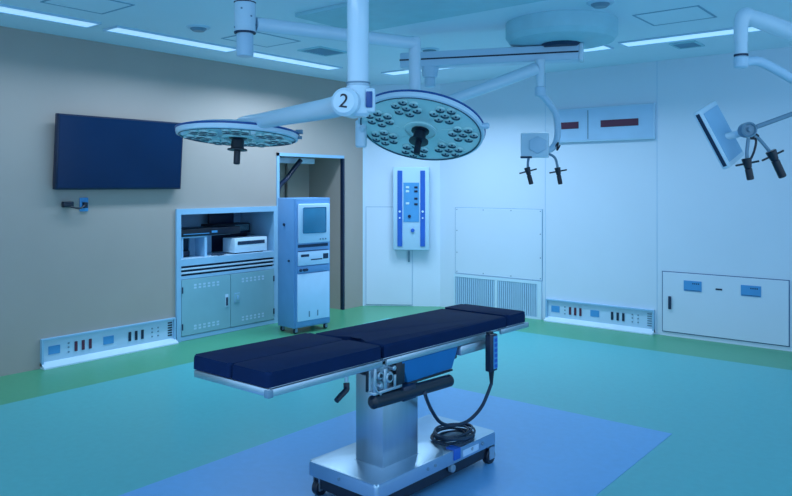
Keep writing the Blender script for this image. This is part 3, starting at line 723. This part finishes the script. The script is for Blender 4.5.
# column and base, turned a little
pv = Matrix.Translation((.212, -.50, 0))
XR = pv @ Matrix.Rotation(math.radians(-2.4), 4, 'Z') @ pv.inverted()
b = MB(); b.box(-.080, .100, -.335, -.070, .165, .60, bev=.004); b.build('column', 'steel', T, X=XR)
b = MB(); b.box(-.086, .106, -.341, -.064, .160, .174, bev=.003); b.build('column_collar', 'steel_base', T, X=XR)
b = MB(); b.box(-.065, .088, -.32, -.10, .60, .64); b.build('column_bellows', 'black', T, X=XR)
b = MB(); b.prism(rounded(-.250, .212, -.50, .475, .018), .105, .172, bev=.014, top_only=True); b.build('base', 'steel_base', T, X=XR)
b = MB(); b.box(-.235, .192, -.475, .44, .042, .104); b.build('base_skirt', 'black', T, smooth=False, X=XR)
for yy, r in ((-.13, .008), (-.07, .008), (.24, .010), (.34, .010)):
    b = MB(); b.cyl((.2115, yy, .14), (.216, yy, .14), r, seg=12); b.build('base_screw', 'ring', T, X=XR)
b = MB(); b.cyl((-.03, -.50, .138), (-.03, -.504, .138), .008, seg=12); b.build('base_screw', 'ring', T, X=XR)
b = MB(); b.box(.16, .219, .08, .135, .12, .178, bev=.004); b.build('brake_pedal', 'blue_strip', T, X=XR)
b = MB(); b.cyl((.195, .07, .085), (.222, .07, .085), .020, seg=18, bev=.004); b.build('brake_wheel', 'ring', T, X=XR)
b = MB(); b.box(.211, .216, .16, .30, .118, .150, bev=.001); b.build('base_plate', 'rack_front', T, smooth=False, X=XR)
for x, y in ((-.21, -.455), (.165, -.455), (-.21, .43), (.188, .435)):
    b = MB(); caster_mesh(b, x, y, .042, .10, .035); b.build('caster', ['black', 'steel_rail'], T, X=XR)

# hand control hanging on the near rail, its cable coiled on the base
hx, hy = -2.082, 3.405
HC = empty('hand_control', (hx, hy, .705), 'dark hand control with blue keypad hanging from the table rail, cable looping down', 'hand control', rz=math.radians(-4.4))
b = MB(); b.box(-.008, .028, -.034, .034, -.185, .015, bev=.006); bd_ = b.build('control_body', 'navy_dark', HC)
b = MB(); b.box(.026, .031, -.006, .030, -.172, .005, bev=.001); kp = b.build('keypad', 'blue_plate', bd_, smooth=False)
b = MB()
for k in range(6): b.box(.031, .034, .0, .024, -.165 + k * .028, -.147 + k * .028, bev=.001)
b.build('key', 'blue_strip', kp, smooth=False)
b = MB(); b.box(-.012, .010, -.02, .02, .008, .026, bev=.002); b.build('hook', 'black', bd_)
b = MB(); b.cyl((.01, 0, -.184), (.01, 0, -.26), .016, .008, seg=14); b.build('strain_relief', 'black', bd_)
IR = Matrix.Rotation(math.radians(4.4), 4, 'Z')
def hc(*ps): return [IR @ (V(p) - HC.location) for p in ps]
b = MB()
b.tube(hc((-2.072, 3.405, .452), (-2.084, 3.380, 0.392), (-2.100, 3.354, 0.335), (-2.129, 3.319, 0.284), (-2.165, 3.276, 0.250), (-2.221, 3.226, 0.238), (-2.231, 3.146, 0.275), (-2.205, 3.039, 0.364), (-2.148, 2.918, 0.459), (-2.096, 2.831, 0.523)), .0095, seg=10, smooth=6)
b.build('lead', 'cable', HC)
for k in range(7):
    b = MB(); pts = []
    for j in range(29):
        a = 2 * PI * j / 28
        r = .105 + .010 * math.sin(k * 2.1) + .006 * math.sin(3 * a + k)
        pts.append((-2.21 + .012 * math.cos(k * 1.7) + r * .85 * math.cos(a), 3.235 + .014 * math.sin(k * 2.3) + r * 1.15 * math.sin(a), .178 + k * .0055 + .006 * math.sin(2 * a + k)))
    b.tube(hc(*pts), .0058, seg=8); b.build('cable_coil', 'cable', HC)

# ------------------------------------------------------------------ lights, world, camera
def area(loc, sx, sy, power, col, spread=PI):
    l = bpy.data.lights.new('strip_or_fill_lamp', 'AREA'); l.shape = 'RECTANGLE'; l.size = sx; l.size_y = sy; l.energy = power; l.color = col; l.spread = spread
    o = bpy.data.objects.new('strip_or_fill_lamp', l); COL.objects.link(o); o.location = loc
    return o
LC = (.58, .775, 1.)
for (cx, cy, sx, sy), pw in zip(ST, (5, 8, 17, 19, 7, 4)): area((cx, cy, H - .016), sx - .03, sy - .03, pw, LC, math.radians(140))   # lamps of the strips, spread narrowed so they light downwards
area((-1.6, .6, H - .02), 2.6, .3, 16, LC)          # unseen lamps added for brightness, where further ceiling strips are assumed
area((.2, 2.6, H - .02), .3, 2.6, 6, LC)  # second added lamp, out of view at the right
w = bpy.data.worlds.new('World'); scene.world = w; w.use_nodes = True
bg = w.node_tree.nodes['Background']; bg.inputs['Color'].default_value = (.40, .64, .95, 1); bg.inputs['Strength'].default_value = 1.0

cam = bpy.data.cameras.new('Camera'); co = bpy.data.objects.new('Camera', cam); COL.objects.link(co)
co.location = (0, 0, 1.53); co.rotation_euler = (PI / 2, 0, a0)
cam.sensor_width = 36; cam.lens = 727 / 792 * 36; cam.shift_y = -63 / 792; cam.clip_start = .05
scene.camera = co
vs = scene.view_settings; vs.view_transform = 'Standard'; vs.look = 'None'; vs.gamma = 1; vs.exposure = .69; vs.use_curve_mapping = False
scene.cycles.use_denoising = True; scene.cycles.max_bounces = 8; scene.cycles.sample_clamp_indirect = 4
